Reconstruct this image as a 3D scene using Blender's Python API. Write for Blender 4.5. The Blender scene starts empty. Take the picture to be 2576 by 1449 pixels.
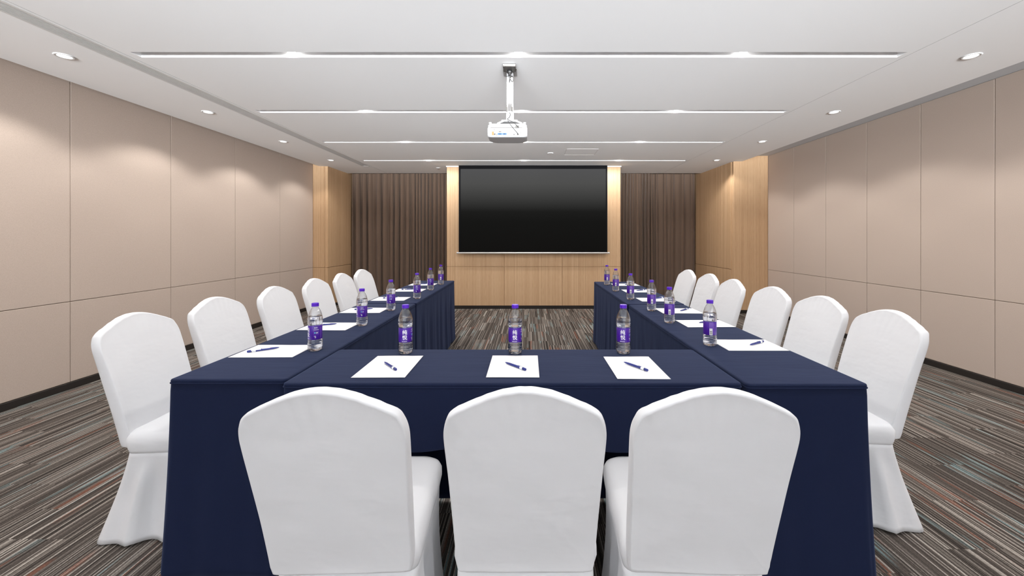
import bpy, bmesh, math, random
from mathutils import Vector, Matrix, noise
random.seed(7)
C = bpy.context.scene.collection
PI = math.pi
CAM_H = 1.305
CEIL = 2.603
RECESS = 2.70

# ------------------------------------------------------------------ helpers
def obj(name, bm, mat, parent=None, smooth=False, recalc=True):
    if recalc:
        bmesh.ops.recalc_face_normals(bm, faces=bm.faces)
    me = bpy.data.meshes.new(name)
    bm.to_mesh(me); bm.free()
    mats = mat if isinstance(mat, (list, tuple)) else [mat]
    for m in mats: me.materials.append(m)
    if smooth:
        for p in me.polygons: p.use_smooth = True
    o = bpy.data.objects.new(name, me)
    C.objects.link(o)
    if parent is not None: o.parent = parent
    return o

def thing(name, label, cat, loc=(0, 0, 0), rotz=0, group=None):
    o = bpy.data.objects.new(name, None); C.objects.link(o)
    o.empty_display_size = .1
    o.location = loc; o.rotation_euler = (0, 0, rotz)
    o['label'] = label; o['category'] = cat; o['kind'] = 'thing'
    if group: o['group'] = group
    return o

def tag(o, label, cat, group=None):
    o['label'] = label; o['category'] = cat; o['kind'] = 'thing'
    if group: o['group'] = group
    return o

def struct(name, bm, mat, label=None, smooth=False, recalc=True):
    o = obj(name, bm, mat, None, smooth, recalc)
    o['kind'] = 'structure'
    if label: o['label'] = label
    return o

def dup(root, loc, rotz, label, group=None):
    r = root.copy(); C.objects.link(r)
    r.location = loc; r.rotation_euler = (0, 0, rotz); r['label'] = label
    if group: r['group'] = group
    for ch in list(root.children):
        c = ch.copy(); C.objects.link(c); c.parent = r
        for g in ch.children:
            d = g.copy(); C.objects.link(d); d.parent = c
    return r

def box(bm, x0, x1, y0, y1, z0, z1, bevel=0, seg=2, mi=0):
    vs = [bm.verts.new(p) for p in ((x0,y0,z0),(x1,y0,z0),(x1,y1,z0),(x0,y1,z0),(x0,y0,z1),(x1,y0,z1),(x1,y1,z1),(x0,y1,z1))]
    fs = [bm.faces.new([vs[i] for i in f]) for f in ((3,2,1,0),(4,5,6,7),(0,1,5,4),(1,2,6,5),(2,3,7,6),(3,0,4,7))]
    for f in fs: f.material_index = mi
    if bevel:
        es = list({e for f in fs for e in f.edges})
        r = bmesh.ops.bevel(bm, geom=es, offset=bevel, segments=seg, profile=.6, affect='EDGES')
        for f in r['faces']: f.material_index = mi

def quad(bm, pts, mi=0):
    f = bm.faces.new([bm.verts.new(p) for p in pts]); f.material_index = mi; return f

def lathe(bm, prof, n=32, c=(0, 0), mi=0, cap0=True, cap1=True, rfn=None):
    rings = []
    for (r, z) in prof:
        ring = []
        for k in range(n):
            a = 2*PI*k/n
            rr = r if rfn is None else rfn(r, z, a)
            ring.append(bm.verts.new((c[0]+rr*math.cos(a), c[1]+rr*math.sin(a), z)))
        rings.append(ring)
    for i in range(len(rings)-1):
        for k in range(n):
            f = bm.faces.new((rings[i][k], rings[i][(k+1) % n], rings[i+1][(k+1) % n], rings[i+1][k])); f.material_index = mi
    if cap0: bm.faces.new(rings[0][::-1]).material_index = mi
    if cap1: bm.faces.new(rings[-1]).material_index = mi

def loft(bm, rings, closed=True, cap0=False, cap1=False, mi=0):
    vr = [[bm.verts.new(p) for p in r] for r in rings]
    n = len(vr[0])
    for i in range(len(vr)-1):
        for k in range(n if closed else n-1):
            f = bm.faces.new((vr[i][k], vr[i][(k+1) % n], vr[i+1][(k+1) % n], vr[i+1][k])); f.material_index = mi
    if cap0: bm.faces.new(vr[0][::-1]).material_index = mi
    if cap1: bm.faces.new(vr[-1]).material_index = mi
    return vr

def tube(bm, pts, r, n=10, mi=0):
    pts = [Vector(p) for p in pts]
    rings = []
    up = Vector((0.13, 0.21, 1)).normalized()
    for i, p in enumerate(pts):
        d = (pts[min(i+1, len(pts)-1)] - pts[max(i-1, 0)]).normalized()
        a = d.cross(up)
        if a.length < 1e-3: a = d.cross(Vector((1, 0, 0)))
        a.normalize(); b = d.cross(a).normalized()
        rr = r[i] if isinstance(r, (list, tuple)) else r
        rings.append([p + (a*math.cos(2*PI*k/n) + b*math.sin(2*PI*k/n))*rr for k in range(n)])
    loft(bm, rings, True, True, True, mi)

def catmull(pts, per=6, closed=False):
    out = []; n = len(pts)
    rng = range(n) if closed else range(n-1)
    for i in rng:
        P = []
        for k in (-1, 0, 1, 2):
            j = (i+k) % n if closed else min(max(i+k, 0), n-1)
            P.append(Vector(pts[j]))
        for s in range(per):
            t = s/per
            out.append(.5*((2*P[1]) + (-P[0]+P[2])*t + (2*P[0]-5*P[1]+4*P[2]-P[3])*t*t + (-P[0]+3*P[1]-3*P[2]+P[3])*t**3))
    if not closed: out.append(Vector(pts[-1]))
    return out

def sm(a, b, x):
    t = min(max((x-a)/(b-a), 0), 1); return t*t*(3-2*t)

# ------------------------------------------------------------------ materials
def srgb(r, g, b):
    f = lambda c: (c/255/12.92) if c/255 <= .04045 else ((c/255+.055)/1.055)**2.4
    return (f(r), f(g), f(b), 1)

def mat(name, col, rough=.6, metal=0, spec=.5, **kw):
    m = bpy.data.materials.new(name); m.use_nodes = True
    nt = m.node_tree; b = nt.nodes['Principled BSDF']
    b.inputs['Base Color'].default_value = col
    b.inputs['Roughness'].default_value = rough
    b.inputs['Metallic'].default_value = metal
    b.inputs['Specular IOR Level'].default_value = spec
    for k, v in kw.items(): b.inputs[k.replace('_', ' ')].default_value = v
    return m

def N(nt, t, **kw):
    n = nt.nodes.new(t)
    for k, v in kw.items(): setattr(n, k, v)
    return n

def math_node(nt, op, a, b=None, c=None):
    n = nt.nodes.new('ShaderNodeMath'); n.operation = op
    for i, v in enumerate((a, b, c)):
        if v is None: continue
        if isinstance(v, (int, float)): n.inputs[i].default_value = v
        else: nt.links.new(v, n.inputs[i])
    return n.outputs[0]

def add_bump(m, scale=(200, 200, 200), strength=.1, dist=.001, detail=2, coord='Object', ntype='noise'):
    nt = m.node_tree; b = nt.nodes['Principled BSDF']
    tc = N(nt, 'ShaderNodeTexCoord'); mp = N(nt, 'ShaderNodeMapping'); mp.inputs['Scale'].default_value = scale
    nt.links.new(tc.outputs[coord], mp.inputs[0])
    t = N(nt, 'ShaderNodeTexNoise'); t.inputs['Scale'].default_value = 1; t.inputs['Detail'].default_value = detail
    nt.links.new(mp.outputs[0], t.inputs['Vector'])
    bu = N(nt, 'ShaderNodeBump'); bu.inputs['Strength'].default_value = strength; bu.inputs['Distance'].default_value = dist
    nt.links.new(t.outputs[0], bu.inputs['Height'])
    old = b.inputs['Normal'].links[0].from_socket if b.inputs['Normal'].links else None
    if old: nt.links.new(old, bu.inputs['Normal'])
    nt.links.new(bu.outputs[0], b.inputs['Normal'])
    return m

def var_color(m, scale, c1, c2, detail=2):
    nt = m.node_tree; b = nt.nodes['Principled BSDF']
    tc = N(nt, 'ShaderNodeTexCoord'); mp = N(nt, 'ShaderNodeMapping'); mp.inputs['Scale'].default_value = scale
    nt.links.new(tc.outputs['Object'], mp.inputs[0])
    t = N(nt, 'ShaderNodeTexNoise'); t.inputs['Scale'].default_value = 1; t.inputs['Detail'].default_value = detail
    nt.links.new(mp.outputs[0], t.inputs['Vector'])
    r = N(nt, 'ShaderNodeValToRGB'); r.color_ramp.elements[0].position = .3; r.color_ramp.elements[1].position = .7
    r.color_ramp.elements[0].color = c1; r.color_ramp.elements[1].color = c2
    nt.links.new(t.outputs[0], r.inputs[0]); nt.links.new(r.outputs[0], b.inputs['Base Color'])
    return m

M = {}
M['ceiling'] = add_bump(mat('ceiling_paint', (.90, .905, .915, 1), .9, spec=.2), (60, 60, 60), .05, .001)
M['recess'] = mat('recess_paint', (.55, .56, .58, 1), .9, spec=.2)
M['fabric_wall'] = add_bump(var_color(mat('wall_fabric', (.5, .4, .34, 1), .9, spec=.15), (260, 260, 260), (.46, .378, .322, 1), (.52, .43, .37, 1)), (500, 500, 500), .25, .0006)
M['wall_core'] = mat('wall_groove', (.30, .235, .19, 1), .9, spec=.1)
M['base'] = mat('baseboard_dark', (.022, .018, .016, 1), .5, spec=.3)
M['plaster'] = mat('rear_wall_plaster', (.75, .72, .70, 1), .9, spec=.1)
M['chair'] = add_bump(add_bump(mat('chair_cover_fabric', (.74, .74, .755, 1), .75, spec=.25, Sheen_Weight=.1), (900, 900, 900), .12, .0005), (5, 5, 9), .55, .012, 3)
M['vent_dark'] = mat('vent_dark', (.05, .048, .045, 1), .8)
M['joint'] = mat('joint_shade', (.10, .095, .09, 1), .8)  # dark colour painted in for the shade of the ceiling joints
M['vent'] = mat('vent_white', (.66, .65, .64, 1), .6)
M['white_plastic'] = mat('white_plastic', (.66, .66, .66, 1), .35)
M['paper'] = add_bump(mat('paper', (.88, .87, .87, 1), .8, spec=.2), (6, 6, 6), .2, .004)
M['projector_white'] = mat('projector_white', (.40, .40, .41, 1), .4)
M['black'] = mat('black_plastic', (.012, .012, .013, 1), .45)
M['dark_grey'] = mat('dark_grey_metal', (.09, .085, .08, 1), .45, .3)
M['cap'] = mat('purple_cap', srgb(86, 28, 190), .35)
M['label'] = mat('purple_label', srgb(72, 30, 150), .3)
M['label_lilac'] = mat('lilac_ink', srgb(160, 120, 215), .4)
M['label_white'] = mat('white_ink', (.85, .85, .88, 1), .4)
M['label_cyan'] = mat('cyan_ink', srgb(90, 200, 220), .4)
M['label_black'] = mat('black_ink', (.02, .02, .02, 1), .5)
M['pen_blue'] = mat('pen_blue', srgb(28, 42, 120), .3)
M['pen_white'] = mat('pen_white', (.75, .77, .80, 1), .3)
M['pen_red'] = mat('pen_red', srgb(190, 40, 50), .4)
M['metal'] = mat('brushed_metal', (.7, .7, .7, 1), .3, 1)
M['screen_black'] = mat('screen_border', (.004, .004, .005, 1), .8, spec=.1)
M['bar'] = mat('screen_bar_white', (.8, .79, .78, 1), .35)
M['orange'] = mat('orange_sticker', srgb(195, 110, 60), .6)
M['blue'] = mat('blue_port', srgb(45, 95, 160), .5)
M['cable'] = mat('cable_black', (.015, .015, .015, 1), .5)
M['grey_port'] = mat('grey_port', (.12, .115, .11, 1), .5)
M['void'] = mat('table_underside', (.03, .03, .035, 1), .9)

# navy cloth
def cloth_mat(name, c1, c2):
    m = mat(name, c1, .85, spec=.2, Sheen_Weight=.15, Sheen_Roughness=.45)
    m.node_tree.nodes['Principled BSDF'].inputs['Sheen Tint'].default_value = (.26, .36, .70, 1)
    var_color(m, (900, 900, 900), c1, c2)
    add_bump(m, (700, 700, 700), .2, .0006)
    add_bump(m, (2.2, 9, 3), .35, .012, 3)
    return m
M['navy'] = cloth_mat('navy_tablecloth', (.0042, .0085, .031, 1), (.007, .0125, .041, 1))
# curtain
M['curtain'] = add_bump(mat('curtain_brown', (.165, .112, .082, 1), .85, spec=.15, Sheen_Weight=.2), (600, 600, 600), .2, .0006)

def wood_mat(name, a, b_, c):
    m = mat(name, a, .5, spec=.3)
    nt = m.node_tree; bs = nt.nodes['Principled BSDF']
    tc = N(nt, 'ShaderNodeTexCoord')
    def noi(scale, detail):
        mp = N(nt, 'ShaderNodeMapping'); mp.inputs['Scale'].default_value = scale
        nt.links.new(tc.outputs['Object'], mp.inputs[0])
        t = N(nt, 'ShaderNodeTexNoise'); t.inputs['Scale'].default_value = 1; t.inputs['Detail'].default_value = detail
        nt.links.new(mp.outputs[0], t.inputs['Vector']); return t.outputs[0]
    f1 = noi((95, 95, .35), 3); f2 = noi((22, 22, .2), 2); f3 = noi((300, 300, 8), 2)
    s = math_node(nt, 'MULTIPLY', f1, .5); s = math_node(nt, 'MULTIPLY_ADD', f2, .18, s); s = math_node(nt, 'MULTIPLY_ADD', f3, .32, s)
    r = N(nt, 'ShaderNodeValToRGB'); e = r.color_ramp.elements
    e[0].position = .38; e[0].color = b_; e[1].position = .62; e[1].color = c
    x = e.new(.5); x.color = a
    nt.links.new(s, r.inputs[0]); nt.links.new(r.outputs[0], bs.inputs['Base Color'])
    bu = N(nt, 'ShaderNodeBump'); bu.inputs['Strength'].default_value = .15; bu.inputs['Distance'].default_value = .001
    nt.links.new(s, bu.inputs['Height']); nt.links.new(bu.outputs[0], bs.inputs['Normal'])
    return m
M['wood'] = wood_mat('oak_veneer', (.56, .365, .21, 1), (.47, .295, .162, 1), (.63, .43, .262, 1))

# carpet: thin stripes along the room, in staggered runs
def carpet_mat():
    m = mat('striped_carpet', (.2, .18, .16, 1), .95, spec=.1)
    nt = m.node_tree; bs = nt.nodes['Principled BSDF']
    tc = N(nt, 'ShaderNodeTexCoord'); sp = N(nt, 'ShaderNodeSeparateXYZ'); nt.links.new(tc.outputs['Object'], sp.inputs[0])
    X, Y = sp.outputs[0], sp.outputs[1]
    def cell(w, seg, off):
        cx = math_node(nt, 'FLOOR', math_node(nt, 'DIVIDE', X, w))
        # tile columns of 0.25 m are shifted against each other
        tile = math_node(nt, 'FLOOR', math_node(nt, 'DIVIDE', X, .25))
        sh = math_node(nt, 'FRACT', math_node(nt, 'MULTIPLY', tile, .3819))
        cy = math_node(nt, 'FLOOR', math_node(nt, 'ADD', math_node(nt, 'DIVIDE', Y, seg), sh))
        cb = N(nt, 'ShaderNodeCombineXYZ'); nt.links.new(cx, cb.inputs[0]); nt.links.new(cy, cb.inputs[1]); cb.inputs[2].default_value = off
        wn = N(nt, 'ShaderNodeTexWhiteNoise'); nt.links.new(cb.outputs[0], wn.inputs['Vector']); return wn.outputs['Value']
    v1 = cell(.0050, .5, 1.3)
    v2 = cell(.045, .5, 5.1)
    v3 = cell(.25, .5, 8.7)
    s = math_node(nt, 'MULTIPLY_ADD', v2, .07, v1); s = math_node(nt, 'MULTIPLY_ADD', v3, .06, s)
    s = math_node(nt, 'SUBTRACT', s, .065)
    r = N(nt, 'ShaderNodeValToRGB'); r.color_ramp.interpolation = 'LINEAR'; e = r.color_ramp.elements
    e[0].position = .0; e[0].color = (.036, .030, .026, 1)
    e[1].position = 1.; e[1].color = (.50, .45, .40, 1)
    for p, c in ((.30, (.085, .071, .062, 1)), (.60, (.13, .108, .094, 1)), (.80, (.235, .205, .18, 1))):
        q = e.new(p); q.color = c
    nt.links.new(s, r.inputs[0])
    # rust and teal threads in loose drifts
    def drift(off, sx, sy, lo, hi):
        mp = N(nt, 'ShaderNodeMapping'); mp.inputs['Scale'].default_value = (sx, sy, 1); mp.inputs['Location'].default_value = (off, off*1.7, 0)
        nt.links.new(tc.outputs['Object'], mp.inputs[0])
        t = N(nt, 'ShaderNodeTexNoise'); t.inputs['Scale'].default_value = 1; t.inputs['Detail'].default_value = 1
        nt.links.new(mp.outputs[0], t.inputs['Vector'])
        mr = N(nt, 'ShaderNodeMapRange'); mr.inputs[1].default_value = lo; mr.inputs[2].default_value = hi
        nt.links.new(t.outputs[0], mr.inputs[0]); return mr.outputs[0]
    def mixc(col, fac, target):
        mx = N(nt, 'ShaderNodeMix'); mx.data_type = 'RGBA'; mx.blend_type = 'MIX'
        nt.links.new(fac, mx.inputs[0]); nt.links.new(col, mx.inputs[6]); mx.inputs[7].default_value = target
        return mx.outputs[2]
    sel1 = math_node(nt, 'MULTIPLY', math_node(nt, 'GREATER_THAN', cell(.0116, .5, 21.), .66), math_node(nt, 'MULTIPLY', drift(3.1, 13, 1.6, .60, .66), .45))
    sel2 = math_node(nt, 'MULTIPLY', math_node(nt, 'GREATER_THAN', cell(.0058, .5, 31.), .72), math_node(nt, 'MULTIPLY', drift(9.4, 13, 1.6, .58, .65), .5))
    c = mixc(r.outputs[0], sel1, (.33, .12, .07, 1))
    c = mixc(c, sel2, (.33, .50, .52, 1))
    # pile grain
    mp = N(nt, 'ShaderNodeMapping'); mp.inputs['Scale'].default_value = (300, 120, 1)
    nt.links.new(tc.outputs['Object'], mp.inputs[0])
    t = N(nt, 'ShaderNodeTexNoise'); t.inputs['Scale'].default_value = 1; t.inputs['Detail'].default_value = 2
    nt.links.new(mp.outputs[0], t.inputs['Vector'])
    mr = N(nt, 'ShaderNodeMapRange'); mr.inputs[1].default_value = .3; mr.inputs[2].default_value = .7; mr.inputs[3].default_value = .57; mr.inputs[4].default_value = 1.05
    nt.links.new(t.outputs[0], mr.inputs[0])
    mx = N(nt, 'ShaderNodeMix'); mx.data_type = 'RGBA'; mx.blend_type = 'MULTIPLY'; mx.inputs[0].default_value = 1
    nt.links.new(c, mx.inputs[6]); nt.links.new(mr.outputs[0], mx.inputs[7])
    nt.links.new(mx.outputs[2], bs.inputs['Base Color'])
    bu = N(nt, 'ShaderNodeBump'); bu.inputs['Strength'].default_value = .4; bu.inputs['Distance'].default_value = .002
    nt.links.new(t.outputs[0], bu.inputs['Height']); nt.links.new(bu.outputs[0], bs.inputs['Normal'])
    return m
M['carpet'] = carpet_mat()

def emis(name, col, s):
    m = bpy.data.materials.new(name); m.use_nodes = True; nt = m.node_tree
    nt.nodes.clear(); o = N(nt, 'ShaderNodeOutputMaterial'); e = N(nt, 'ShaderNodeEmission')
    e.inputs[0].default_value = col; e.inputs[1].default_value = s
    nt.links.new(e.outputs[0], o.inputs[0]); return m
M['lamp'] = emis('lamp_lens', (1, .985, .96, 1), 14)
M['lamp_dim'] = emis('side_lamp_lens', (1, .985, .96, 1), 1.6)

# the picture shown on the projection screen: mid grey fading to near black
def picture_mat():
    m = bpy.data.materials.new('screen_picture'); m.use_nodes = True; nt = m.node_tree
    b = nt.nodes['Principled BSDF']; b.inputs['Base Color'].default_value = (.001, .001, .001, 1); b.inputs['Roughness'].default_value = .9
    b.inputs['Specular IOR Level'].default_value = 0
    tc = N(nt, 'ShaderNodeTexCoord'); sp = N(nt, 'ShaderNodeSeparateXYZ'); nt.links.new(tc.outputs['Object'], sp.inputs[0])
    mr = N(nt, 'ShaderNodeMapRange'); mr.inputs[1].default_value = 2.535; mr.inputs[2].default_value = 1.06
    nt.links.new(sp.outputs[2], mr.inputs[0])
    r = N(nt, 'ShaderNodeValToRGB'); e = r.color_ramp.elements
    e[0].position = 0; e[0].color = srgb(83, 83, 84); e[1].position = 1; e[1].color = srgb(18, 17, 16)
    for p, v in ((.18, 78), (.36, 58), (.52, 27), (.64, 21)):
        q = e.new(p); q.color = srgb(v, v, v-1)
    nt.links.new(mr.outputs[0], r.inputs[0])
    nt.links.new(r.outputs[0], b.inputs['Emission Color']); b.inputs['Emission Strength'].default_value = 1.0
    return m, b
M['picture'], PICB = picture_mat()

def clear_mat():
    m = bpy.data.materials.new('clear_plastic'); m.use_nodes = True; nt = m.node_tree; nt.nodes.clear()
    o = N(nt, 'ShaderNodeOutputMaterial'); tr = N(nt, 'ShaderNodeBsdfTransparent'); gl = N(nt, 'ShaderNodeBsdfGlossy')
    tr.inputs[0].default_value = (.97, .97, .98, 1); gl.inputs['Roughness'].default_value = .08
    lw = N(nt, 'ShaderNodeLayerWeight'); lw.inputs[0].default_value = .35
    f = math_node(nt, 'MULTIPLY_ADD', lw.outputs['Facing'], .7, .09)
    mx = N(nt, 'ShaderNodeMixShader'); nt.links.new(f, mx.inputs[0]); nt.links.new(tr.outputs[0], mx.inputs[1]); nt.links.new(gl.outputs[0], mx.inputs[2])
    nt.links.new(mx.outputs[0], o.inputs[0]); return m
M['clear'] = clear_mat()
M['water'] = mat('water', (.96, .97, 1, 1), .02, spec=.5, Transmission_Weight=1., IOR=1.33)

# ------------------------------------------------------------------ room shell
XL, XR = -3.94, 4.10
CL, CR = -3.80, 3.65          # ceiling edges
YB, YF, YC = -3.2, 8.45, 8.06 # rear wall, far wall, ceiling end at curtain pocket

bm = bmesh.new(); box(bm, XL-.1, XR+.1, YB-.1, YF+.1, -.05, 0); struct('floor', bm, M['carpet'], 'striped grey brown carpet floor')

def wall_side(name, x, sgn, ys, label):
    # padded fabric panels with narrow joints on a darker core; sgn +1: room lies at larger x
    bm = bmesh.new()
    box(bm, *sorted((x-sgn*.012, x-sgn*.10)), YB, 8.45, 0, RECESS, mi=1)
    g = .0022
    for i in range(len(ys)-1):
        for (z0, z1) in ((.06, .752), (.752, RECESS)):
            box(bm, *sorted((x-sgn*.013, x)), ys[i]+g, ys[i+1]-g, z0+g, z1-g, bevel=.003, seg=2, mi=0)
    return struct(name, bm, [M['fabric_wall'], M['wall_core']], label)
ysl = [7.27 - .9625*k for k in range(11, -1, -1)]
ysr = [6.80 - .6613*k for k in range(15, -1, -1)]
wall_side('wall_left', XL, 1, ysl, 'beige fabric panelled wall on the left')
wall_side('wall_right', XR, -1, ysr, 'beige fabric panelled wall on the right')

def base(name, boxes, label):
    bm = bmesh.new()
    for b in boxes: box(bm, *b, bevel=.002, seg=1)
    struct(name, bm, M['base'], label)
base('baseboard_left', [(XL-.005, XL+.010, YB, 7.28, 0, .058)], 'dark baseboard under the left wall')
base('baseboard_right', [(XR-.010, XR+.005, YB, 6.81, 0, .058)], 'dark baseboard under the right wall')

g = .003
# timber pier, left (face at y 7.27) and right (face at y 6.80)
def timber(name, boxes, label):
    bm = bmesh.new()
    for b in boxes: box(bm, *b, bevel=.0025, seg=1)
    struct(name, bm, M['wood'], label)
timber('wall_left_corner', [(XL, -3.72-g, 7.27, 7.60, .06, .752-g), (XL, -3.72-g, 7.27, 7.60, .752+g, RECESS),
                            (-3.72+g, -3.665, 7.27, 8.40, .06, .752-g), (-3.72+g, -3.665, 7.27, 8.40, .752+g, RECESS),
                            (XL-.02, -3.69, 7.285, 8.42, .0, RECESS)], 'oak clad pier at the far left corner')
timber('wall_right_corner', [(3.51, XR, 6.80, 6.86, .06, RECESS),
                             (3.50, 3.56, 6.863, 7.19-g, .06, .752-g), (3.50, 3.56, 6.863, 7.19-g, .752+g, RECESS),
                             (3.50, 3.56, 7.19+g, 8.40, .06, .752-g), (3.50, 3.56, 7.19+g, 8.40, .752+g, RECESS),
                             (3.53, XR, 6.83, 8.42, .0, RECESS)], 'oak clad pier at the far right corner')
base('baseboard_left_corner', [(XL, -3.675, 7.28, 7.60, 0, .058), (-3.70, -3.675, 7.29, 8.4, 0, .058)], 'dark baseboard under the left oak pier')
base('baseboard_right_corner', [(3.52, XR, 6.81, 6.86, 0, .058), (3.51, 3.55, 6.87, 8.4, 0, .058)], 'dark baseboard under the right oak pier')

# far wall behind the curtains, and the oak block that carries the screen
bm = bmesh.new(); box(bm, XL-.1, XR+.1, YF, YF+.1, 0, RECESS+.3); struct('wall_far', bm, M['plaster'], 'plain wall behind the curtains')
SX0, SX1, SY = -1.486, 1.682, 7.25
xs = [SX0, -.44, .62, SX1]
bx = []
for i in range(3):
    bx.append((xs[i]+(g if i else 0), xs[i+1]-(g if i < 2 else 0), SY, SY+.03, .06, .768-g))
    bx.append((xs[i]+(g if i else 0), xs[i+1]-(g if i < 2 else 0), SY, SY+.03, .768+g, 2.585))
bx.append((SX0+.004, SX1-.004, SY+.012, YF, .0, 2.60))
timber('wall_screen', bx, 'oak clad wall block behind the projection screen')
base('baseboard_screen', [(SX0+.02, SX1-.02, SY+.004, SY+.06, 0, .058)], 'dark baseboard under the oak screen wall')
bm = bmesh.new(); box(bm, SX0-.012, SX1+.012, SY-.02, SY+.03, 2.585, 2.6035, bevel=.002, seg=1)
struct('trim_1', bm, M['bar'], 'white trim along the top of the screen wall')

# rear wall behind the camera with a broad made-up window, added to light the ceiling
WX0, WX1, WZ0, WZ1 = -3.7, 3.8, 1.0, 2.56
bm = bmesh.new()
box(bm, XL-.1, WX0, YB-.12, YB, 0, RECESS+.3); box(bm, WX1, XR+.1, YB-.12, YB, 0, RECESS+.3)
box(bm, WX0, WX1, YB-.12, YB, 0, WZ0); box(bm, WX0, WX1, YB-.12, YB, WZ1, RECESS+.3)
struct('wall_rear', bm, M['plaster'], 'rear wall with a broad added fill window')
bm = bmesh.new()
for k in range(6):
    x = WX0+(WX1-WX0)*k/5; box(bm, x-.03, x+.03, YB-.09, YB-.03, WZ0, WZ1)
box(bm, WX0, WX1, YB-.09, YB-.03, WZ0, WZ0+.06); box(bm, WX0, WX1, YB-.09, YB-.03, WZ1-.06, WZ1)
struct('fill_window', bm, M['white_plastic'], 'white frame of the added fill window in the rear wall')

# ceiling with lamp slots, thin joints and a recessed margin on both sides
SLOTS = [(2.785+1.3*k-.02, 2.785+1.3*k+.07) for k in range(-4, 4)]
SLOTS[4] = (2.785, 2.868); SLOTS[5] = (4.056, 4.140); SLOTS[6] = (5.363, 5.449); SLOTS[7] = (6.66, 6.745)
SLX0, SLX1 = -2.79, 2.66
bm = bmesh.new()
T = .30
def cbox(x0, x1, y0, y1, z0=CEIL, z1=CEIL+.12): box(bm, x0, x1, y0, y1, z0, z1)
JL, JR, VN0, VN1 = -2.863, 2.71, -3.022, -2.884
j = .0024
cbox(CL, VN0, YB, YC); 
cbox(VN0, VN1, 7.25, YC)
cbox(VN1, JL-j, YB, YC); cbox(JL+j, SLX0, YB, YC)
cbox(SLX1, JR-j, YB, YC); cbox(JR+j, CR, YB, YC)
ys = [YB]+[v for s in SLOTS for v in s]+[YC]
for i in range(0, len(ys), 2): cbox(SLX0, SLX1, ys[i], ys[i+1])
struct('ceiling', bm, M['ceiling'], 'white plasterboard ceiling with long lamp slots')
for nm_, x_ in (('shade_strip_1', JL), ('shade_strip_2', JR)):  # dark strips set in the joints in place of their shade
    bm = bmesh.new(); box(bm, x_-j, x_+j, YB, YC-.01, CEIL+.0012, CEIL+.02)
    struct(nm_, bm, M['joint'], 'thin dark strip standing in for the shade of a ceiling joint')
bm = bmesh.new()
box(bm, CL, CR, YB, YC, CEIL+.12, CEIL+.14)
box(bm, CL-.02, CL, YB, YC, CEIL, CEIL+.14); 
struct('ceiling_slot_lining', bm, M['ceiling'], 'white lining above the lamp slots')
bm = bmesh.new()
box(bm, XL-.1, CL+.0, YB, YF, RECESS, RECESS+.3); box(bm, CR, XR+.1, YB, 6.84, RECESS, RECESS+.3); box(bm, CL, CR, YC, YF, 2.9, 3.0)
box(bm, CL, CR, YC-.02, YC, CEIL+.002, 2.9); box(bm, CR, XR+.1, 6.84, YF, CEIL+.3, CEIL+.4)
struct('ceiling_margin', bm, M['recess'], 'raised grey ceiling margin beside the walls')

# linear air vent
t = thing('linear_vent', 'long slatted white air vent running along the left side of the ceiling', 'vent', (0, 0, 0))
bm = bmesh.new(); box(bm, VN0+.001, VN1-.001, YB+.01, 7.248, CEIL+.05, CEIL+.06); obj('backing', bm, M['vent_dark'], t)
bm = bmesh.new()
box(bm, VN0+.0005, VN0+.016, YB+.01, 7.249, CEIL-.003, CEIL+.05); box(bm, VN1-.021, VN1-.0005, YB+.01, 7.249, CEIL-.003, CEIL+.05)
box(bm, VN0+.016, VN1-.021, 7.235, 7.249, CEIL-.003, CEIL+.05)
obj('frame', bm, M['vent'], t)
for k in range(5):
    x = VN0+.016 + (VN1-VN0-.037)*(k+1)/6
    bm = bmesh.new(); box(bm, x-.0030, x+.0030, YB+.02, 7.235, CEIL-.002, CEIL+.035, bevel=.001, seg=1); obj('slat', bm, M['vent'], t)

# access panel, round covers
t = thing('access_panel', 'square white access hatch in the ceiling near the screen', 'hatch', (0, 0, 0))
bm = bmesh.new(); box(bm, .568, 1.03, 5.835, 6.245, CEIL-.0016, CEIL-.0003, bevel=.0005, seg=1); obj('panel', bm, M['ceiling'], t)
bm = bmesh.new()
for b in ((.562, 1.036, 5.829, 5.833), (.562, 1.036, 6.247, 6.251), (.562, .566, 5.829, 6.251), (1.032, 1.036, 5.829, 6.251)): box(bm, *b, CEIL-.0028, CEIL-.0002)
obj('frame', bm, M['vent'], t)
bm = bmesh.new(); lathe(bm, [(.045, CEIL-.0003), (.046, CEIL-.006), (.041, CEIL-.010), (.036, CEIL-.008), (.0, CEIL-.008)][:4], 32, (.34, 6.12))
tag(obj('smoke_detector', bm, M['ceiling'], None, True), 'small round white ceiling cover left of the access hatch', 'detector')
t = thing('ceiling_sprinkler', 'small round sprinkler head on the ceiling near the left curtain', 'sprinkler', (-1.68, 7.42, 0))
bm = bmesh.new(); lathe(bm, [(.042, CEIL-.0003), (.043, CEIL-.004), (.034, CEIL-.010), (.02, CEIL-.012)], 28); obj('rosette', bm, M['vent'], t, True)
bm = bmesh.new(); lathe(bm, [(.010, CEIL-.011), (.010, CEIL-.022), (.019, CEIL-.024), (.019, CEIL-.027)], 20); obj('nozzle', bm, M['metal'], t, True)

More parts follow.
